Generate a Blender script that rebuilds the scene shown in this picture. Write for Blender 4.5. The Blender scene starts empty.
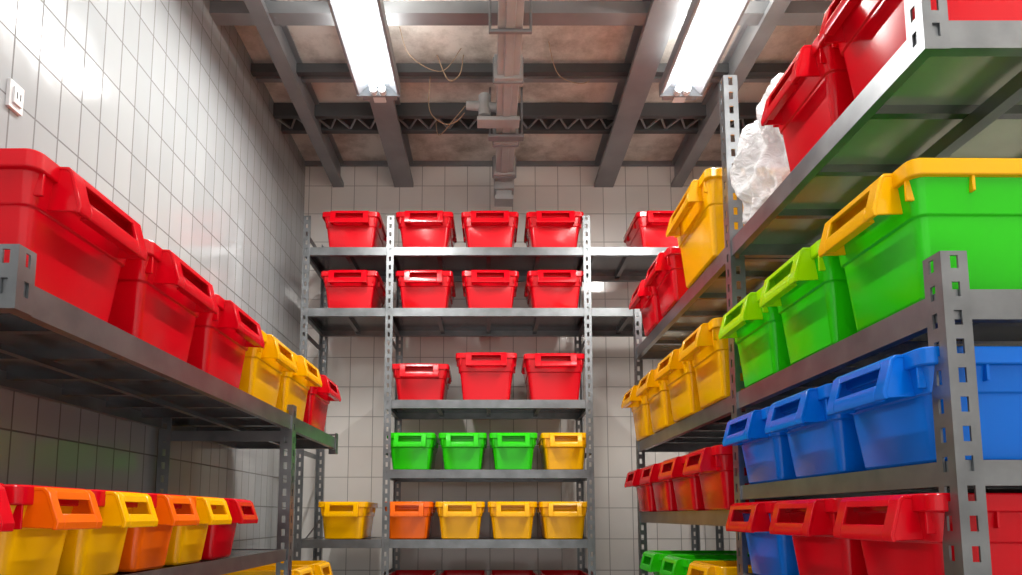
import bpy, bmesh, math, random
from mathutils import Vector, Matrix, noise
random.seed(4)
H=1.35
sc=bpy.context.scene
sc.view_settings.view_transform='Standard'
sc.view_settings.look='None'

# ---------------------------------------------------------------- materials
def newmat(name):
    m=bpy.data.materials.new(name); m.use_nodes=True
    nt=m.node_tree; return m,nt,nt.nodes['Principled BSDF']
def N(nt,t,**k):
    n=nt.nodes.new(t)
    for a,b in k.items(): setattr(n,a,b)
    return n
def plastic(name,col,rough=.16):
    m,nt,p=newmat(name)
    geo=N(nt,'ShaderNodeTexCoord')
    no=N(nt,'ShaderNodeTexNoise'); no.inputs['Scale'].default_value=7; no.inputs['Detail'].default_value=3
    nt.links.new(geo.outputs['Object'],no.inputs['Vector'])
    r=N(nt,'ShaderNodeMapRange'); r.inputs['To Min'].default_value=rough-.02; r.inputs['To Max'].default_value=rough+.06
    nt.links.new(no.outputs['Fac'],r.inputs['Value']); nt.links.new(r.outputs[0],p.inputs['Roughness'])
    mx=N(nt,'ShaderNodeMix',data_type='RGBA'); mx.inputs['A'].default_value=(col[0]*.95,col[1]*.95,col[2]*.95,1)
    mx.inputs['B'].default_value=(*col,1); nt.links.new(no.outputs['Fac'],mx.inputs['Factor'])
    nt.links.new(mx.outputs['Result'],p.inputs['Base Color'])
    p.inputs['Specular IOR Level'].default_value=.4
    return m
RED=plastic('red_plastic',(.70,.001,.010))
YEL=plastic('yellow_plastic',(1.0,.49,.0))
GRN=plastic('green_plastic',(.025,.66,.004))
BLU=plastic('blue_plastic',(.001,.17,.76))
ORG=plastic('orange_plastic',(.98,.15,.002))
GRN_LIT=plastic('green_plastic_lit',(.42,.84,.001))  # green plastic with the lit look of the rim tops put into its colour

def steel(name,col,rough=.38,metal=.75,sc_=14,var=.8):
    m,nt,p=newmat(name)
    tc=N(nt,'ShaderNodeTexCoord')
    no=N(nt,'ShaderNodeTexNoise'); no.inputs['Scale'].default_value=sc_; no.inputs['Detail'].default_value=5
    nt.links.new(tc.outputs['Object'],no.inputs['Vector'])
    cr=N(nt,'ShaderNodeValToRGB'); cr.color_ramp.elements[0].position=.3; cr.color_ramp.elements[1].position=.75
    cr.color_ramp.elements[0].color=(col[0]*var,col[1]*var,col[2]*var,1); cr.color_ramp.elements[1].color=(*col,1)
    nt.links.new(no.outputs['Fac'],cr.inputs[0]); nt.links.new(cr.outputs[0],p.inputs['Base Color'])
    p.inputs['Metallic'].default_value=metal
    r=N(nt,'ShaderNodeMapRange'); r.inputs['To Min'].default_value=rough-.04; r.inputs['To Max'].default_value=rough+.08
    nt.links.new(no.outputs['Fac'],r.inputs['Value']); nt.links.new(r.outputs[0],p.inputs['Roughness'])
    return m
STEEL=steel('galvanised_steel',(.25,.265,.275),.34,.8,14,.65)
STEEL2=steel('galvanised_steel_bright',(.33,.345,.36),.30,.85,11,.65)
DECK=steel('shelf_deck_steel',(.27,.28,.29),.22,.9,6,.7)
DECKW=steel('shelf_deck_pale',(.62,.64,.52),.18,.6,6)
BEAM=steel('ceiling_joist_steel',(.30,.315,.33),.45,.35,5,.7)
DARKB=steel('dark_roof_steel',(.10,.105,.11),.5,.4,8)
PIPE=steel('painted_duct',(.46,.485,.49),.45,.0,6,.7)
def simple(name,col,rough=.5,em=0,emc=(1,1,1)):
    m,nt,p=newmat(name)
    no=N(nt,'ShaderNodeTexNoise'); no.inputs['Scale'].default_value=12
    mx=N(nt,'ShaderNodeMix',data_type='RGBA'); mx.inputs['A'].default_value=(col[0]*.85,col[1]*.85,col[2]*.85,1); mx.inputs['B'].default_value=(*col,1)
    nt.links.new(no.outputs['Fac'],mx.inputs['Factor']); nt.links.new(mx.outputs['Result'],p.inputs['Base Color'])
    p.inputs['Roughness'].default_value=rough
    if em: p.inputs['Emission Color'].default_value=(*emc,1); p.inputs['Emission Strength'].default_value=em
    return m
WHITE=simple('white_enamel',(.75,.76,.77),.35)
LAMPM=simple('lamp_diffuser',(.45,.47,.5),.4,.22,(.80,.93,1))
FRAME=simple('lamp_housing',(.26,.28,.30),.4)
TUBE=simple('fluorescent_tube',(1,1,1),.4,12,(.97,.99,1))
WIRE=simple('tan_wire',(.38,.27,.17),.6)
BLACK=simple('black_plastic',(.015,.015,.017),.5)

def tile(name,axis,c1,c2,grout,w=.165,h=.215,mort=.0024):
    m,nt,p=newmat(name)
    g=N(nt,'ShaderNodeNewGeometry'); s=N(nt,'ShaderNodeSeparateXYZ'); c=N(nt,'ShaderNodeCombineXYZ')
    nt.links.new(g.outputs['Position'],s.inputs[0])
    a,b={'x':('X','Z'),'y':('Y','Z'),'z':('X','Y')}[axis]
    nt.links.new(s.outputs[a],c.inputs[0]); nt.links.new(s.outputs[b],c.inputs[1])
    br=N(nt,'ShaderNodeTexBrick'); br.offset=0; br.squash=1
    nt.links.new(c.outputs[0],br.inputs['Vector'])
    br.inputs['Color1'].default_value=(*c1,1); br.inputs['Color2'].default_value=(*c2,1); br.inputs['Mortar'].default_value=(*grout,1)
    br.inputs['Scale'].default_value=1; br.inputs['Mortar Size'].default_value=mort; br.inputs['Mortar Smooth'].default_value=.2
    br.inputs['Brick Width'].default_value=w; br.inputs['Row Height'].default_value=h
    no=N(nt,'ShaderNodeTexNoise'); no.inputs['Scale'].default_value=2.2; no.inputs['Detail'].default_value=5
    nt.links.new(g.outputs['Position'],no.inputs['Vector'])
    mr=N(nt,'ShaderNodeMapRange'); mr.inputs['To Min'].default_value=.86; mr.inputs['To Max'].default_value=1.05
    nt.links.new(no.outputs['Fac'],mr.inputs['Value'])
    mx=N(nt,'ShaderNodeVectorMath',operation='SCALE'); nt.links.new(br.outputs['Color'],mx.inputs[0]); nt.links.new(mr.outputs[0],mx.inputs['Scale'])
    nt.links.new(mx.outputs[0],p.inputs['Base Color'])
    rr=N(nt,'ShaderNodeMapRange'); rr.inputs['To Min'].default_value=.12; rr.inputs['To Max'].default_value=.7
    nt.links.new(br.outputs['Fac'],rr.inputs['Value']); nt.links.new(rr.outputs[0],p.inputs['Roughness'])
    inv=N(nt,'ShaderNodeMath',operation='MULTIPLY_ADD'); inv.inputs[1].default_value=-1; inv.inputs[2].default_value=1
    nt.links.new(br.outputs['Fac'],inv.inputs[0])
    n3=N(nt,'ShaderNodeTexNoise'); n3.inputs['Scale'].default_value=9; nt.links.new(g.outputs['Position'],n3.inputs['Vector'])
    ad=N(nt,'ShaderNodeMath',operation='MULTIPLY_ADD'); ad.inputs[1].default_value=.9
    nt.links.new(n3.outputs['Fac'],ad.inputs[0]); nt.links.new(inv.outputs[0],ad.inputs[2])
    bp=N(nt,'ShaderNodeBump'); bp.inputs['Strength'].default_value=.5; bp.inputs['Distance'].default_value=.003
    nt.links.new(ad.outputs[0],bp.inputs['Height']); nt.links.new(bp.outputs[0],p.inputs['Normal'])
    return m
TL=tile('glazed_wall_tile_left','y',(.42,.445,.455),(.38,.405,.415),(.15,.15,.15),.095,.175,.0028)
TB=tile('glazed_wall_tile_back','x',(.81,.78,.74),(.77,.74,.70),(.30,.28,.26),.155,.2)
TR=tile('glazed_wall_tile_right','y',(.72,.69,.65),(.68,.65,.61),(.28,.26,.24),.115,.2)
TF=tile('floor_tile','z',(.42,.42,.42),(.38,.38,.38),(.12,.12,.12),.3,.3)
def plaster():
    m,nt,p=newmat('ceiling_plaster')
    tc=N(nt,'ShaderNodeNewGeometry'); no=N(nt,'ShaderNodeTexNoise'); no.inputs['Scale'].default_value=3.5; no.inputs['Detail'].default_value=10; no.inputs['Roughness'].default_value=.7
    nt.links.new(tc.outputs['Position'],no.inputs['Vector'])
    cr=N(nt,'ShaderNodeValToRGB'); cr.color_ramp.elements[0].position=.34; cr.color_ramp.elements[0].color=(.36,.33,.29,1)
    cr.color_ramp.elements[1].position=.56; cr.color_ramp.elements[1].color=(.72,.69,.64,1)
    nt.links.new(no.outputs['Fac'],cr.inputs[0]); nt.links.new(cr.outputs[0],p.inputs['Base Color'])
    p.inputs['Roughness'].default_value=.85
    b=N(nt,'ShaderNodeBump'); b.inputs['Strength'].default_value=.4; b.inputs['Distance'].default_value=.01
    nt.links.new(no.outputs['Fac'],b.inputs['Height']); nt.links.new(b.outputs[0],p.inputs['Normal'])
    return m
PLAS=plaster()

# ---------------------------------------------------------------- mesh builder
class MB:
    def __init__(s,mats): s.bm=bmesh.new(); s.mats=mats
    def box(s,x0,x1,y0,y1,z0,z1,m=0):
        v=[s.bm.verts.new((x,y,z)) for z in(z0,z1) for y in(y0,y1) for x in(x0,x1)]
        for q in((0,2,3,1),(4,5,7,6),(0,1,5,4),(2,6,7,3),(0,4,6,2),(1,3,7,5)):
            f=s.bm.faces.new([v[i] for i in q]); f.material_index=m
    def bar(s,p,q,w,h,m=0):
        p=Vector(p);q=Vector(q);d=(q-p).normalized()
        up=Vector((0,0,1)) if abs(d.z)<.95 else Vector((1,0,0))
        a=d.cross(up).normalized()*w/2; b=d.cross(a).normalized()*h/2
        vs=[s.bm.verts.new(c+o) for c in(p,q) for o in(a+b,a-b,-a-b,-a+b)]
        for i in range(4):
            f=s.bm.faces.new((vs[i],vs[(i+1)%4],vs[4+(i+1)%4],vs[4+i])); f.material_index=m
        for f in(s.bm.faces.new(vs[:4]),s.bm.faces.new(vs[4:])): f.material_index=m
    def tube(s,pts,r,m=0,seg=14):
        rings=[]
        for i,p in enumerate(pts):
            p=Vector(p); a=Vector(pts[max(i-1,0)]); b=Vector(pts[min(i+1,len(pts)-1)])
            d=(b-a).normalized(); up=Vector((1,0,0)) if abs(d.x)<.9 else Vector((0,0,1))
            u=d.cross(up).normalized(); w=d.cross(u)
            rr=r[i] if isinstance(r,(list,tuple)) else r
            rings.append([s.bm.verts.new(p+(u*math.cos(t*2*math.pi/seg)+w*math.sin(t*2*math.pi/seg))*rr) for t in range(seg)])
        for A,B in zip(rings,rings[1:]):
            for i in range(seg):
                f=s.bm.faces.new((A[i],A[(i+1)%seg],B[(i+1)%seg],B[i])); f.material_index=m
        for R in(rings[0],rings[-1]):
            f=s.bm.faces.new(R); f.material_index=m
    def strip(s,x0,x1,y0,y1,z0,z1,along,pitch=.05,hole=.026,m=0):
        # perforated flange: two rails joined by rungs, leaving open slots
        L=(x1-x0) if along=='x' else (y1-y0)
        k=.35
        if along=='x':
            s.box(x0,x0+k*L,y0,y1,z0,z1,m); s.box(x1-k*L,x1,y0,y1,z0,z1,m)
        else:
            s.box(x0,x1,y0,y0+k*L,z0,z1,m); s.box(x0,x1,y1-k*L,y1,z0,z1,m)
        z=z0
        while z<z1-.012:
            t=min(z+pitch-hole,z1-.0081)
            if t>z:
                if along=='x': s.box(x0+k*L,x1-k*L,y0,y1,z,t,m)
                else: s.box(x0,x1,y0+k*L,y1-k*L,z,t,m)
            z+=pitch
        if along=='x': s.box(x0+k*L,x1-k*L,y0,y1,z1-.008,z1,m)
        else: s.box(x0,x1,y0+k*L,y1-k*L,z1-.008,z1,m)
    def post(s,x,y,z0,z1,sx,sy,w=.042,m=0):
        t=.004
        xa,xb=sorted((x,x+sx*w)); ya,yb=sorted((y+sy*t,y+sy*w))
        yt0,yt1=sorted((y,y+sy*t)); xt0,xt1=sorted((x,x+sx*t))
        s.strip(xa,xb,yt0,yt1,z0,z1,'x',m=m)
        s.strip(xt0,xt1,ya,yb,z0,z1,'y',m=m)
    def shelf(s,x0,x1,y0,y1,z,bh=.045,ribaxis='x',dm=1):
        # pressed steel shelf: deck + folded front/back/end beams + stiffening ribs
        t=.006; zt=z+.003; zb=z-bh
        s.box(x0+t,x1-t,y0+t,y1-t,z-.006,z,dm)
        s.box(x0,x1,y0,y0+t,zb,zt,0); s.box(x0,x1,y1-t,y1,zb,zt,0)
        s.box(x0,x0+t,y0+t,y1-t,zb,zt,0); s.box(x1-t,x1,y0+t,y1-t,zb,zt,0)
        q=.016
        s.box(x0+t,x1-t,y0+t,y0+t+q,zb,zb+.004,0); s.box(x0+t,x1-t,y1-t-q,y1-t,zb,zb+.004,0)
        s.box(x0+t,x0+t+q,y0+t+q,y1-t-q,zb,zb+.004,0); s.box(x1-t-q,x1-t,y0+t+q,y1-t-q,zb,zb+.004,0)
        if ribaxis=='x':
            n=max(1,int((y1-y0)/.24))
            for i in range(1,n+1):
                yy=y0+(y1-y0)*i/(n+1); s.box(x0+t,x1-t,yy-.010,yy+.010,z-.026,z-.006,1)
        else:
            n=max(1,int((x1-x0)/.3))
            for i in range(1,n+1):
                xx=x0+(x1-x0)*i/(n+1); s.box(xx-.012,xx+.012,y0+t,y1-t,z-.03,z-.006,1)
    def done(s,name,smooth=False,bevel=0):
        bmesh.ops.recalc_face_normals(s.bm,faces=s.bm.faces)
        me=bpy.data.meshes.new(name); s.bm.to_mesh(me); s.bm.free()
        for m in s.mats: me.materials.append(m)
        if smooth:
            me.shade_smooth(); me.set_sharp_from_angle(angle=math.radians(35))
        o=bpy.data.objects.new(name,me); sc.collection.objects.link(o)
        if bevel:
            b=o.modifiers.new('bevel','BEVEL'); b.width=bevel; b.segments=2; b.limit_method='ANGLE'
        return o

# ---------------------------------------------------------------- room shell
XL,XR,YB,ZC=-1.27,1.62,4.25,H+2.42
def slab(name,b,mat):
    m=MB([mat]); m.box(*b); return m.done(name)
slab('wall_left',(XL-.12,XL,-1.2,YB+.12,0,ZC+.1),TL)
slab('wall_right',(XR,XR+.12,-1.2,YB+.12,0,ZC+.1),TR)
slab('wall_back',(XL,XR,YB,YB+.12,0,ZC+.1),TB)
slab('floor',(XL-.12,XR+.12,-1.2,YB+.12,-.1,0),TF)
slab('ceiling',(XL-.12,XR+.12,-1.2,YB+.12,ZC,ZC+.1),PLAS)
m=MB([BEAM]); m.box(XL,XR,YB-.02,YB,ZC-.03,ZC); m.done('trim_1')

def ibeam(x,w,h,zb,mat):
    m=MB([mat]); y0,y1=-1.2,YB
    m.box(x-w/2,x+w/2,y0,y1,zb,zb+.014); m.box(x-w/2,x+w/2,y0,y1,zb+h-.012,zb+h)
    m.box(x-.012,x+.012,y0,y1,zb+.014,zb+h-.012)
    m.box(x-w/2,x-w/2+.008,y0,y1,zb+.014,zb+.03); m.box(x+w/2-.008,x+w/2,y0,y1,zb+.014,zb+.03)
    return m.done('ceiling_joist')
ibeam(-.59,.13,.17,H+2.24,BEAM); ibeam(.78,.13,.17,H+2.24,BEAM)
ibeam(-1.04,.075,.17,H+2.24,BEAM); ibeam(1.28,.075,.17,H+2.24,BEAM)
def cross(y,w,zb,h,mat,name='ceiling_crossbar'):
    m=MB([mat]); m.box(XL,XR,y-w/2,y+w/2,zb,zb+.012); m.box(XL,XR,y-w/2,y-w/2+.012,zb+.012,zb+h); m.box(XL,XR,y+w/2-.012,y+w/2,zb+.012,zb+h*.6)
    return m.done(name)
cross(2.76,.075,H+2.262,.06,BEAM)
cross(3.24,.035,H+2.34,.05,DARKB); cross(3.32,.03,H+2.36,.05,BEAM)
cross(3.60,.03,H+2.33,.08,DARKB); cross(3.75,.035,H+2.33,.08,DARKB)
cross(2.35,.03,H+2.34,.06,DARKB); cross(1.7,.05,H+2.34,.06,DARKB)
m=MB([BEAM])
x=XL
while x<XR-.12:
    m.bar((x,3.62,H+2.345),(x+.06,3.74,H+2.345),.01,.01); m.bar((x+.06,3.74,H+2.345),(x+.12,3.62,H+2.345),.01,.01); x+=.12
m.done('ceiling_lattice')

# central boxed duct with flanges, saddle brackets and a drop box at the end
m=MB([PIPE,BEAM])
px=.09; pz=H+2.19
m.box(px-.055,px+.055,-1.1,4.02,pz-.05,pz+.05,0)
m.box(px-.022,px+.022,-1.1,4.02,pz-.058,pz-.049,0)
for y in(.9,1.8,2.40,3.0,3.55,3.9):
    m.box(px-.070,px+.070,y-.03,y+.03,pz-.066,pz+.062,0); m.box(px-.076,px+.076,y-.006,y+.006,pz-.072,pz+.066,1)
m.box(px-.065,px+.065,3.98,4.11,pz-.10,pz+.052,0); m.box(px-.05,px+.05,4.0,4.09,pz-.135,pz-.10,0); m.box(px-.06,px+.06,3.99,4.10,pz-.165,pz-.135,0)
m.tube([(px-.22,3.33,pz+.035),(px-.05,3.33,pz+.02)],.024,0)
m.tube([(px-.12,3.33,pz-.03),(px-.12,3.33,pz+.09)],.034,0)
m.box(px-.16,px+.07,3.29,3.37,pz-.075,pz-.052,0)
m.box(px-.10,px+.10,3.44,3.49,pz-.078,pz-.060,1)
for sx in(-.09,.09):
    for y in(1.2,2.66,3.465): m.box(px+sx-.006,px+sx+.006,y-.01,y+.01,pz-.07,ZC,1)
m.box(px-.096,px+.096,2.65,2.67,pz-.075,pz-.06,1)
m.done('ceiling_duct',smooth=False,bevel=.004)

m=MB([WIRE])
def wire(pts,r=.0028):
    P=[Vector(p) for p in pts]; out=[]
    for i in range(len(P)-1):
        p0=P[max(i-1,0)];p1=P[i];p2=P[i+1];p3=P[min(i+2,len(P)-1)]
        for k in range(8):
            t=k/8; out.append(.5*((2*p1)+(p2-p0)*t+(2*p0-5*p1+4*p2-p3)*t*t+(3*p1-p0-3*p2+p3)*t**3))
    out.append(P[-1]); m.tube(out,r,0,6)
wire([(-.32,3.3,H+2.42),(-.33,3.32,H+2.2),(-.26,3.36,H+2.14),(-.19,3.38,H+2.16),(-.14,3.36,H+2.2)])
wire([(-.33,3.7,H+2.42),(-.30,3.6,H+2.22),(-.2,3.5,H+2.26),(-.14,3.45,H+2.3)])
wire([(-.28,3.2,H+2.42),(-.22,3.2,H+2.28),(-.16,3.2,H+2.31),(-.14,3.2,H+2.42)],.003)
wire([(-.45,3.0,H+2.42),(-.40,3.05,H+2.30),(-.25,3.12,H+2.27),(-.15,3.15,H+2.42)],.0022)
wire([(.30,3.1,H+2.42),(.36,3.2,H+2.31),(.5,3.3,H+2.33),(.6,3.35,H+2.42)],.0022)
m.done('loose_cable')

# fluorescent fixtures
def fixture(x,y0,y1,e=26,up=9):
    z=H+2.10
    m=MB([WHITE,LAMPM,TUBE,FRAME])
    m.box(x-.096,x+.096,y0,y1,z+.05,z+.062,0)
    m.box(x-.108,x-.096,y0,y1,z+.0,z+.062,3); m.box(x+.096,x+.108,y0,y1,z+.0,z+.062,3)
    m.box(x-.108,x+.108,y0-.012,y0,z-.006,z+.064,3); m.box(x-.108,x+.108,y1,y1+.012,z-.006,z+.064,3)
    for ya,yb in((y1+.012,y1+.05),(y0-.05,y0-.012)):
        m.box(x-.085,x+.085,ya,yb,z+.004,z+.056,3); m.box(x-.03,x+.03,ya-.01,yb+.01,z-.002,z+.03,0)
    m.box(x-.05,x+.05,y0+.1,y1-.1,z+.062,z+.085,3)
    for s in(-.022,.022):
        m.tube([(x+s,y0+.03,z+.012),(x+s,y1-.03,z+.012)],.014,2)
        for ee in(y0,y1-.03): m.tube([(x+s,ee,z+.012),(x+s,ee+.03,z+.012)],.019,0)
    for s in(-1,1):
        v=[m.bm.verts.new(c) for c in((x+s*.096,y0,z+.004),(x+s*.096,y1,z+.004),(x+s*.055,y1,z+.046),(x+s*.055,y0,z+.046))]
        f=m.bm.faces.new(v); f.material_index=1
        n=int((y1-y0)/.1)
        for i in range(1,n):
            y=y0+(y1-y0)*i/n
            m.bar((x+s*.096,y,z+.002),(x+s*.052,y,z+.036),.003,.006,0)
    m.box(x-.056,x+.056,y0,y1,z+.044,z+.05,1)
    for y in(y0+.2,y1-.2):
        m.box(x-.006,x+.006,y-.006,y+.006,z+.08,ZC,3)
    o=m.done('fluorescent_light',smooth=True)
    def area(nm,zz,rx,en,sx,ly):
        L=bpy.data.lights.new(nm,'AREA'); L.shape='RECTANGLE'; L.size=sx; L.size_y=ly
        L.energy=en; L.color=(1,.965,.915)
        lo=bpy.data.objects.new(nm,L); lo.location=(x,(y0+y1)/2,zz); lo.rotation_euler=(rx,0,0)
        sc.collection.objects.link(lo); lo.parent=o
    area('tube_light',z-.008,0,e,.06,y1-y0-.08)
    area('ceiling_fill_light',z+.088,math.pi,up,.12,y1-y0-.25)  # added fill lamp above the tray, only to brighten the ceiling
    return o
fixture(-.56,1.72,3.06,35,18); fixture(.96,1.72,3.06,40,18)
fixture(-.56,-.3,1.0,9,8); fixture(.96,-.3,1.0,26,8)  # unseen pair above the camera, added for frontal light on the bins

# ---------------------------------------------------------------- racks
def z(r): return H+r
YF,YR=3.65,4.10
m=MB([STEEL,DECK])
for x,s in((-1.092,1),(-.603,1),(.586,-1),(1.30,-1)):
    m.post(x,YF,0,z(1.75),s,1); m.post(x,YR,0,z(1.75),s,-1)
    for zz in(.3,1.0,1.7,2.4,3.0): m.box(min(x,x+.004*s),max(x,x+.004*s),YF+.042,YR-.042,zz,zz+.03,0)
main=[1.557,1.192,.654,.255,-.135,-.52,-1.0]
for r in main: m.shelf(-.598,.581,YF+.006,YR-.006,z(r),.045,'y')
for r in(1.557,1.192,-.135,-1.0): m.shelf(-1.087,-.605,YF+.006,YR-.006,z(r),.045,'y')
for r in(1.557,1.192,-.52): m.shelf(.588,1.295,YF+.006,YR-.006,z(r),.045,'y')
m.bar((-1.07,YF+.02,z(-.18)),(-.95,YF+.02,z(-.02)),.02,.004)
m.done('steel_shelving_rack')

# left rack
m=MB([STEEL2,DECK])
m.shelf(-1.249,-.753,1.0,3.175,z(.375),.05,'x')
m.box(-1.01,-.99,1.02,3.165,z(.335),z(.348),1)
m.post(-.748,2.44,0,z(.42),-1,1,.045); m.post(-1.253,2.44,0,z(.42),1,1,.045)
m.post(-.7485,.995,z(.325),z(.43),-1,1,.04)
m.post(-.748,3.18,z(.30),z(.40),-1,-1,.045)
m.box(-1.245,-.757,2.446,2.452,z(.28),z(.32),0)
m.shelf(-1.249,-.753,.70,2.43,z(-.125),.04,'x'); m.post(-1.253,.695,0,z(.0),1,1); m.post(-.748,.695,0,z(-.14),-1,1)
m.shelf(-1.245,-.755,2.5,3.175,z(-.43),.04,'x')
for x,s in((-.748,-1),(-1.253,1)): m.post(x,3.18,0,z(-.40),s,-1)
m.done('steel_shelving_rack')

# right rack
m=MB([STEEL2,DECK,DECKW])
X0,X1=.78,1.38; YN=1.085; ZT=.885
for r,bh in((ZT,.05),(.385,.05),(.09,.04),(-.18,.04),(-.8,.04)): m.shelf(X0+.002,X1-.002,YN+.001,2.04,z(r),bh,'x',2 if r==ZT else 1)
for r in(ZT,.385,.015,-.37,-.9): m.shelf(X0+.002,X1-.002,2.05,3.435,z(r),.05,'x',2 if r==ZT else 1)
m.box(1.03,1.06,YN+.012,2.03,z(ZT-.06),z(ZT-.027),0); m.box(1.03,1.06,2.06,3.42,z(ZT-.06),z(ZT-.027),0)
for y,sy in((2.025,1),(3.44,-1)):
    m.post(X0-.003,y,0,z(1.46 if y<3 else 1.2),1,sy,.046); m.post(X1+.003,y,0,z(1.46),-1,sy,.046)
m.post(X0-.003,YN-.004,0,z(.455),1,1,.046); m.post(X1+.003,YN-.004,0,z(1.3),-1,1,.046)
m.post(X0-.003,YN-.004,z(ZT-.055),z(1.25),1,1,.046)
m.done('steel_shelving_rack')

# ---------------------------------------------------------------- storage bins
def rrect(w,l,r,seg=4):
    pts=[]
    for cx,cy,a0 in((w/2-r,l/2-r,0),(-w/2+r,l/2-r,90),(-w/2+r,-l/2+r,180),(w/2-r,-l/2+r,270)):
        for i in range(seg+1):
            a=math.radians(a0+90*i/seg); pts.append((cx+r*math.cos(a),cy+r*math.sin(a)))
    return pts
cache={}
def binmesh(w,l,h,body,rim,hand):
    key=(w,l,h,body.name,rim.name,hand.name)
    if key in cache: return cache[key]
    bm=bmesh.new()
    bw,bl=w*.76,l*.84
    mw=bw+(w*.91-bw)*.62; ml=bl+(l*.94-bl)*.62
    prof=[(bw-.012,bl-.012,0,.012,0),(bw,bl,.006,.016,0),
          (mw,ml,h*.60,.02,0),(mw+.008,ml+.008,h*.61,.02,0),
          (w*.92+.006,l*.945+.006,h-.032,.022,0),
          (w-.003,l-.003,h-.032,.02,1),(w,l,h-.029,.021,1),(w,l,h-.003,.021,1),(w-.004,l-.004,h,.02,1),
          (w-.022,l-.022,h,.016,1),(w-.026,l-.026,h-.004,.015,1),
          (mw-.008,ml-.008,h*.58,.014,0),(bw-.014,bl-.014,.010,.012,0)]
    rings=[[bm.verts.new((x,y,p[2])) for x,y in rrect(p[0],p[1],p[3])] for p in prof]
    n=len(rings[0])
    for k in range(len(rings)-1):
        for i in range(n):
            f=bm.faces.new((rings[k][i],rings[k][(i+1)%n],rings[k+1][(i+1)%n],rings[k+1][i]))
            f.material_index=1 if 4<=k<10 else 0
    bm.faces.new(rings[0]); bm.faces.new(rings[-1])
    def prism(poly,x0,x1,mi):
        A=[bm.verts.new((x0,y,zz)) for y,zz in poly]; B=[bm.verts.new((x1,y,zz)) for y,zz in poly]
        k=len(poly)
        for i in range(k):
            f=bm.faces.new((A[i],A[(i+1)%k],B[(i+1)%k],B[i])); f.material_index=mi
        for q in(A,B):
            f=bm.faces.new(q); f.material_index=mi
    def box(x0,x1,y0,y1,z0,z1,mi): prism([(y0,z0),(y1,z0),(y1,z1),(y0,z1)],x0,x1,mi)
    a,b=w*.33,w*.235
    d=.036; dr=min(.085,h*.42)
    for e in(1,-1):
        Y=lambda v: e*(-l/2+v)
        out=[(0.006,h-.002),(-.016,h-.003),(-.024,h-.010),(-d-.006,h-dr+.012),(-d-.004,h-dr)]
        inn=[(-d+.004,h-dr),(-d+.002,h-dr+.012),(-.018,h-.014),(-.012,h-.009),(0.006,h-.009)]
        full=[(Y(p),q) for p,q in out+inn]
        prism(full,-a,-b,2); prism(full,b,a,2)
        prism([(Y(0.006),h-.002),(Y(-.016),h-.003),(Y(-.024),h-.010),(Y(-.027),h-.022),(Y(-.021),h-.022),(Y(-.017),h-.010),(Y(.006),h-.009)],-b,b,2)
        yb0=-.024+(-d-.006+.024)*.72; zb0=(h-.010)+((h-dr+.012)-(h-.010))*.72
        prism([(Y(yb0),zb0),(Y(-d-.006),h-dr+.012),(Y(-d-.004),h-dr),(Y(-d+.016),h-dr),(Y(-d+.014),h-dr+.006),(Y(-d+.003),h-dr+.008),(Y(yb0+.007),zb0)],-b,b,2)
        for s in(-1,1):
            x0,x1=sorted((s*(a-.001),s*(a-.006)))
            prism([(Y(.010),h-.006),(Y(-.020),h-.009),(Y(-d-.001),h-dr+.009),(Y(-d+.004),h-dr+.002),(Y(l*.04),h-dr*.95)],x0,x1,2)
        for s in(-1,1):
            x0,x1=sorted((s*w*.425,s*(w*.405)))
            box(x0,x1,*sorted((Y(l*.045),Y(.004))),h-.07,h-.03,1)
    for s in(-1,1):
        for yy in(-l*.24,l*.24):
            x0,x1=sorted((s*w*.44,s*(w/2-.003)))
            box(x0,x1,yy-.003,yy+.003,h-.06,h-.03,1)
    bmesh.ops.recalc_face_normals(bm,faces=bm.faces)
    me=bpy.data.meshes.new('storage_bin'); bm.to_mesh(me); bm.free()
    for q in(body,rim,hand): me.materials.append(q)
    me.shade_smooth(); me.set_sharp_from_angle(angle=math.radians(26))
    cache[key]=me; return me
def put(x,y,zz,rot,w,l,h,body,rim=None,hand=None):
    o=bpy.data.objects.new('storage_bin',binmesh(w,l,h,body,rim or body,hand or rim or body))
    o.location=(x,y,zz+.0035); o.rotation_euler=(0,0,rot+random.uniform(-.015,.015)); sc.collection.objects.link(o)
    bv=o.modifiers.new('edge_round','BEVEL'); bv.width=.0016; bv.segments=2; bv.limit_method='ANGLE'; bv.angle_limit=math.radians(40)
    return o
R90=math.pi/2
def back(x,r,w,h,c,rim=None): put(x,YF+.20,z(r),0,w,.38,h,c,rim)
for x in(-.82,-.385,.0,.385): back(x,1.557,.34,.22,RED)
for x in(-.82,-.385,.0,.385): back(x,1.192,.335,.225,RED)
for x,w,h in((-.405,.335,.21),(-.02,.355,.275),(.375,.36,.27)): back(x,.654,w,h,RED)
for x,c in((-.45,GRN),(-.155,GRN),(.135,GRN),(.43,YEL)): back(x,.255,.275,.21,c)
for x,c in((-.83,YEL),(-.465,ORG),(-.17,YEL),(.125,YEL),(.42,YEL)): back(x,-.135,.28,.21,c)
for x in(-.45,-.155,.135,.43): back(x,-.52,.27,.185,RED)
back(1.03,1.557,.34,.22,RED)
for i,c in enumerate((RED,RED,RED,YEL,YEL,RED)):
    put(-.957,1.168+.345*i,z(.375),R90,.322,.44,(.22 if i<4 else .235),c)
put(-.95,.865,z(-.125),R90,.26,.44,.17,RED,RED,RED)
for i,(b,r,h) in enumerate(((YEL,RED,ORG),(YEL,RED,YEL),(ORG,RED,ORG),(YEL,ORG,YEL),(RED,RED,RED))):
    put(-.95,1.10+.195*i,z(-.125),R90,.188,.44,.17,b,r,h)
for i in range(2): put(-.98,2.68+.3*i,z(-.43),R90,.28,.42,.215,YEL)
L=.44; XC=.75+L/2
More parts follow.
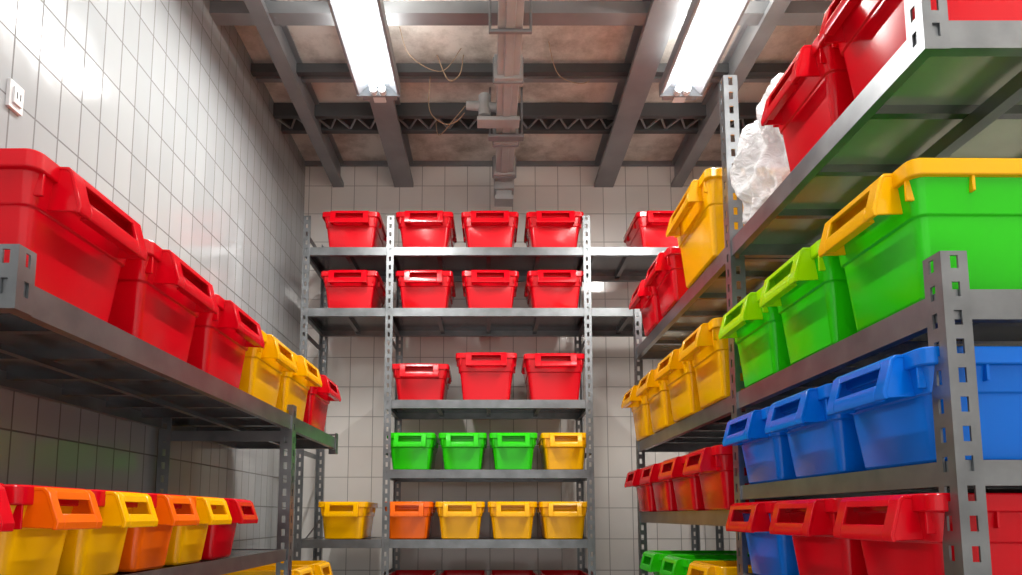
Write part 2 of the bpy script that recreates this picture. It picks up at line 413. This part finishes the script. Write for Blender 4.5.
def right(y,r,h,c,rim=None,w=.30,x=XC,l=L): put(x,y,z(r),-R90,w,l,h,c,rim)
Y3=(1.255,1.565,1.872)
right(Y3[0],.385,.25,GRN,YEL); right(Y3[1],.385,.24,GRN,GRN_LIT); right(Y3[2],.385,.24,GRN,GRN_LIT)
for y in Y3: right(y,.09,.20,BLU)
right(Y3[0],-.18,.215,RED); right(Y3[1],-.18,.215,RED); right(Y3[2],-.18,.215,BLU,RED)
right(1.235,ZT,.23,RED,x=XC+.015); right(1.54,ZT,.23,RED,x=XC+.015)
right(2.32,ZT,.29,YEL,w=.44,x=XC-.015); right(2.74,ZT,.22,RED,x=XC-.015); right(3.06,ZT,.22,RED,x=XC-.015)
for i in range(4): right(2.24+.35*i,.385,.26,YEL,w=.325,x=XC-.015)
for i in range(4): right(2.24+.34*i,.015,.21,RED,x=XC-.015)
for i,c in enumerate((YEL,GRN,GRN)): right(2.30+.36*i,-.37,.2,c)

# ---------------------------------------------------------------- plastic bag on upper right shelf
m,nt,p=newmat('clear_plastic_film')
p.inputs['Base Color'].default_value=(.93,.95,.97,1); p.inputs['Roughness'].default_value=.22
lw=N(nt,'ShaderNodeLayerWeight'); lw.inputs['Blend'].default_value=.35
ar=N(nt,'ShaderNodeMapRange'); ar.inputs['To Min'].default_value=.66; ar.inputs['To Max'].default_value=.95
nt.links.new(lw.outputs['Facing'],ar.inputs['Value']); nt.links.new(ar.outputs[0],p.inputs['Alpha'])
no=N(nt,'ShaderNodeTexNoise'); no.inputs['Scale'].default_value=13; no.inputs['Detail'].default_value=5; no.inputs['Distortion'].default_value=1.5
bp=N(nt,'ShaderNodeBump'); bp.inputs['Strength'].default_value=.8; bp.inputs['Distance'].default_value=.02
nt.links.new(no.outputs['Fac'],bp.inputs['Height']); nt.links.new(bp.outputs[0],p.inputs['Normal'])
bm=bmesh.new(); bmesh.ops.create_icosphere(bm,subdivisions=6,radius=1)
for v in bm.verts:
    d=v.co.copy(); n=noise.fractal(d*1.3,1,2,4)*.22+(1-abs(noise.noise(d*2.6))*2)*.12+(1-abs(noise.noise(d*6+Vector((3,1,2))))*2)*.06
    k=1+n-.05
    v.co=Vector((d.x*.23*k,d.y*.165*k,(d.z*.29*k)))
    v.co.z=max(v.co.z,-.150)
me=bpy.data.meshes.new('plastic_bag'); bm.to_mesh(me); bm.free(); me.materials.append(m); me.shade_smooth()
o=bpy.data.objects.new('plastic_bag',me); o.location=(1.02,1.88,z(ZT+.154)); sc.collection.objects.link(o)

# wall socket on left wall
mm=MB([WHITE,BLACK]); mm.box(XL,XL+.01,1.60,1.65,z(1.07),z(1.145),0)
mm.box(XL+.01,XL+.016,1.61,1.64,z(1.085),z(1.13),0); mm.box(XL+.016,XL+.017,1.617,1.620,z(1.10),z(1.118),1); mm.box(XL+.016,XL+.017,1.629,1.632,z(1.10),z(1.118),1)
mm.done('wall_socket',bevel=.002)

# ---------------------------------------------------------------- world + camera
w=bpy.data.worlds.new('World'); sc.world=w; w.use_nodes=True
bg=w.node_tree.nodes['Background']; bg.inputs[0].default_value=(1,.97,.93,1); bg.inputs[1].default_value=1.15
cam=bpy.data.cameras.new('camera'); cam.sensor_width=36; cam.lens=650/1022*36
cam.shift_x=21/1022; cam.shift_y=160.5/1022; cam.clip_start=.05
co=bpy.data.objects.new('camera',cam); co.location=(0,0,H); co.rotation_euler=(math.radians(95.94),0,0)
sc.collection.objects.link(co); sc.camera=co
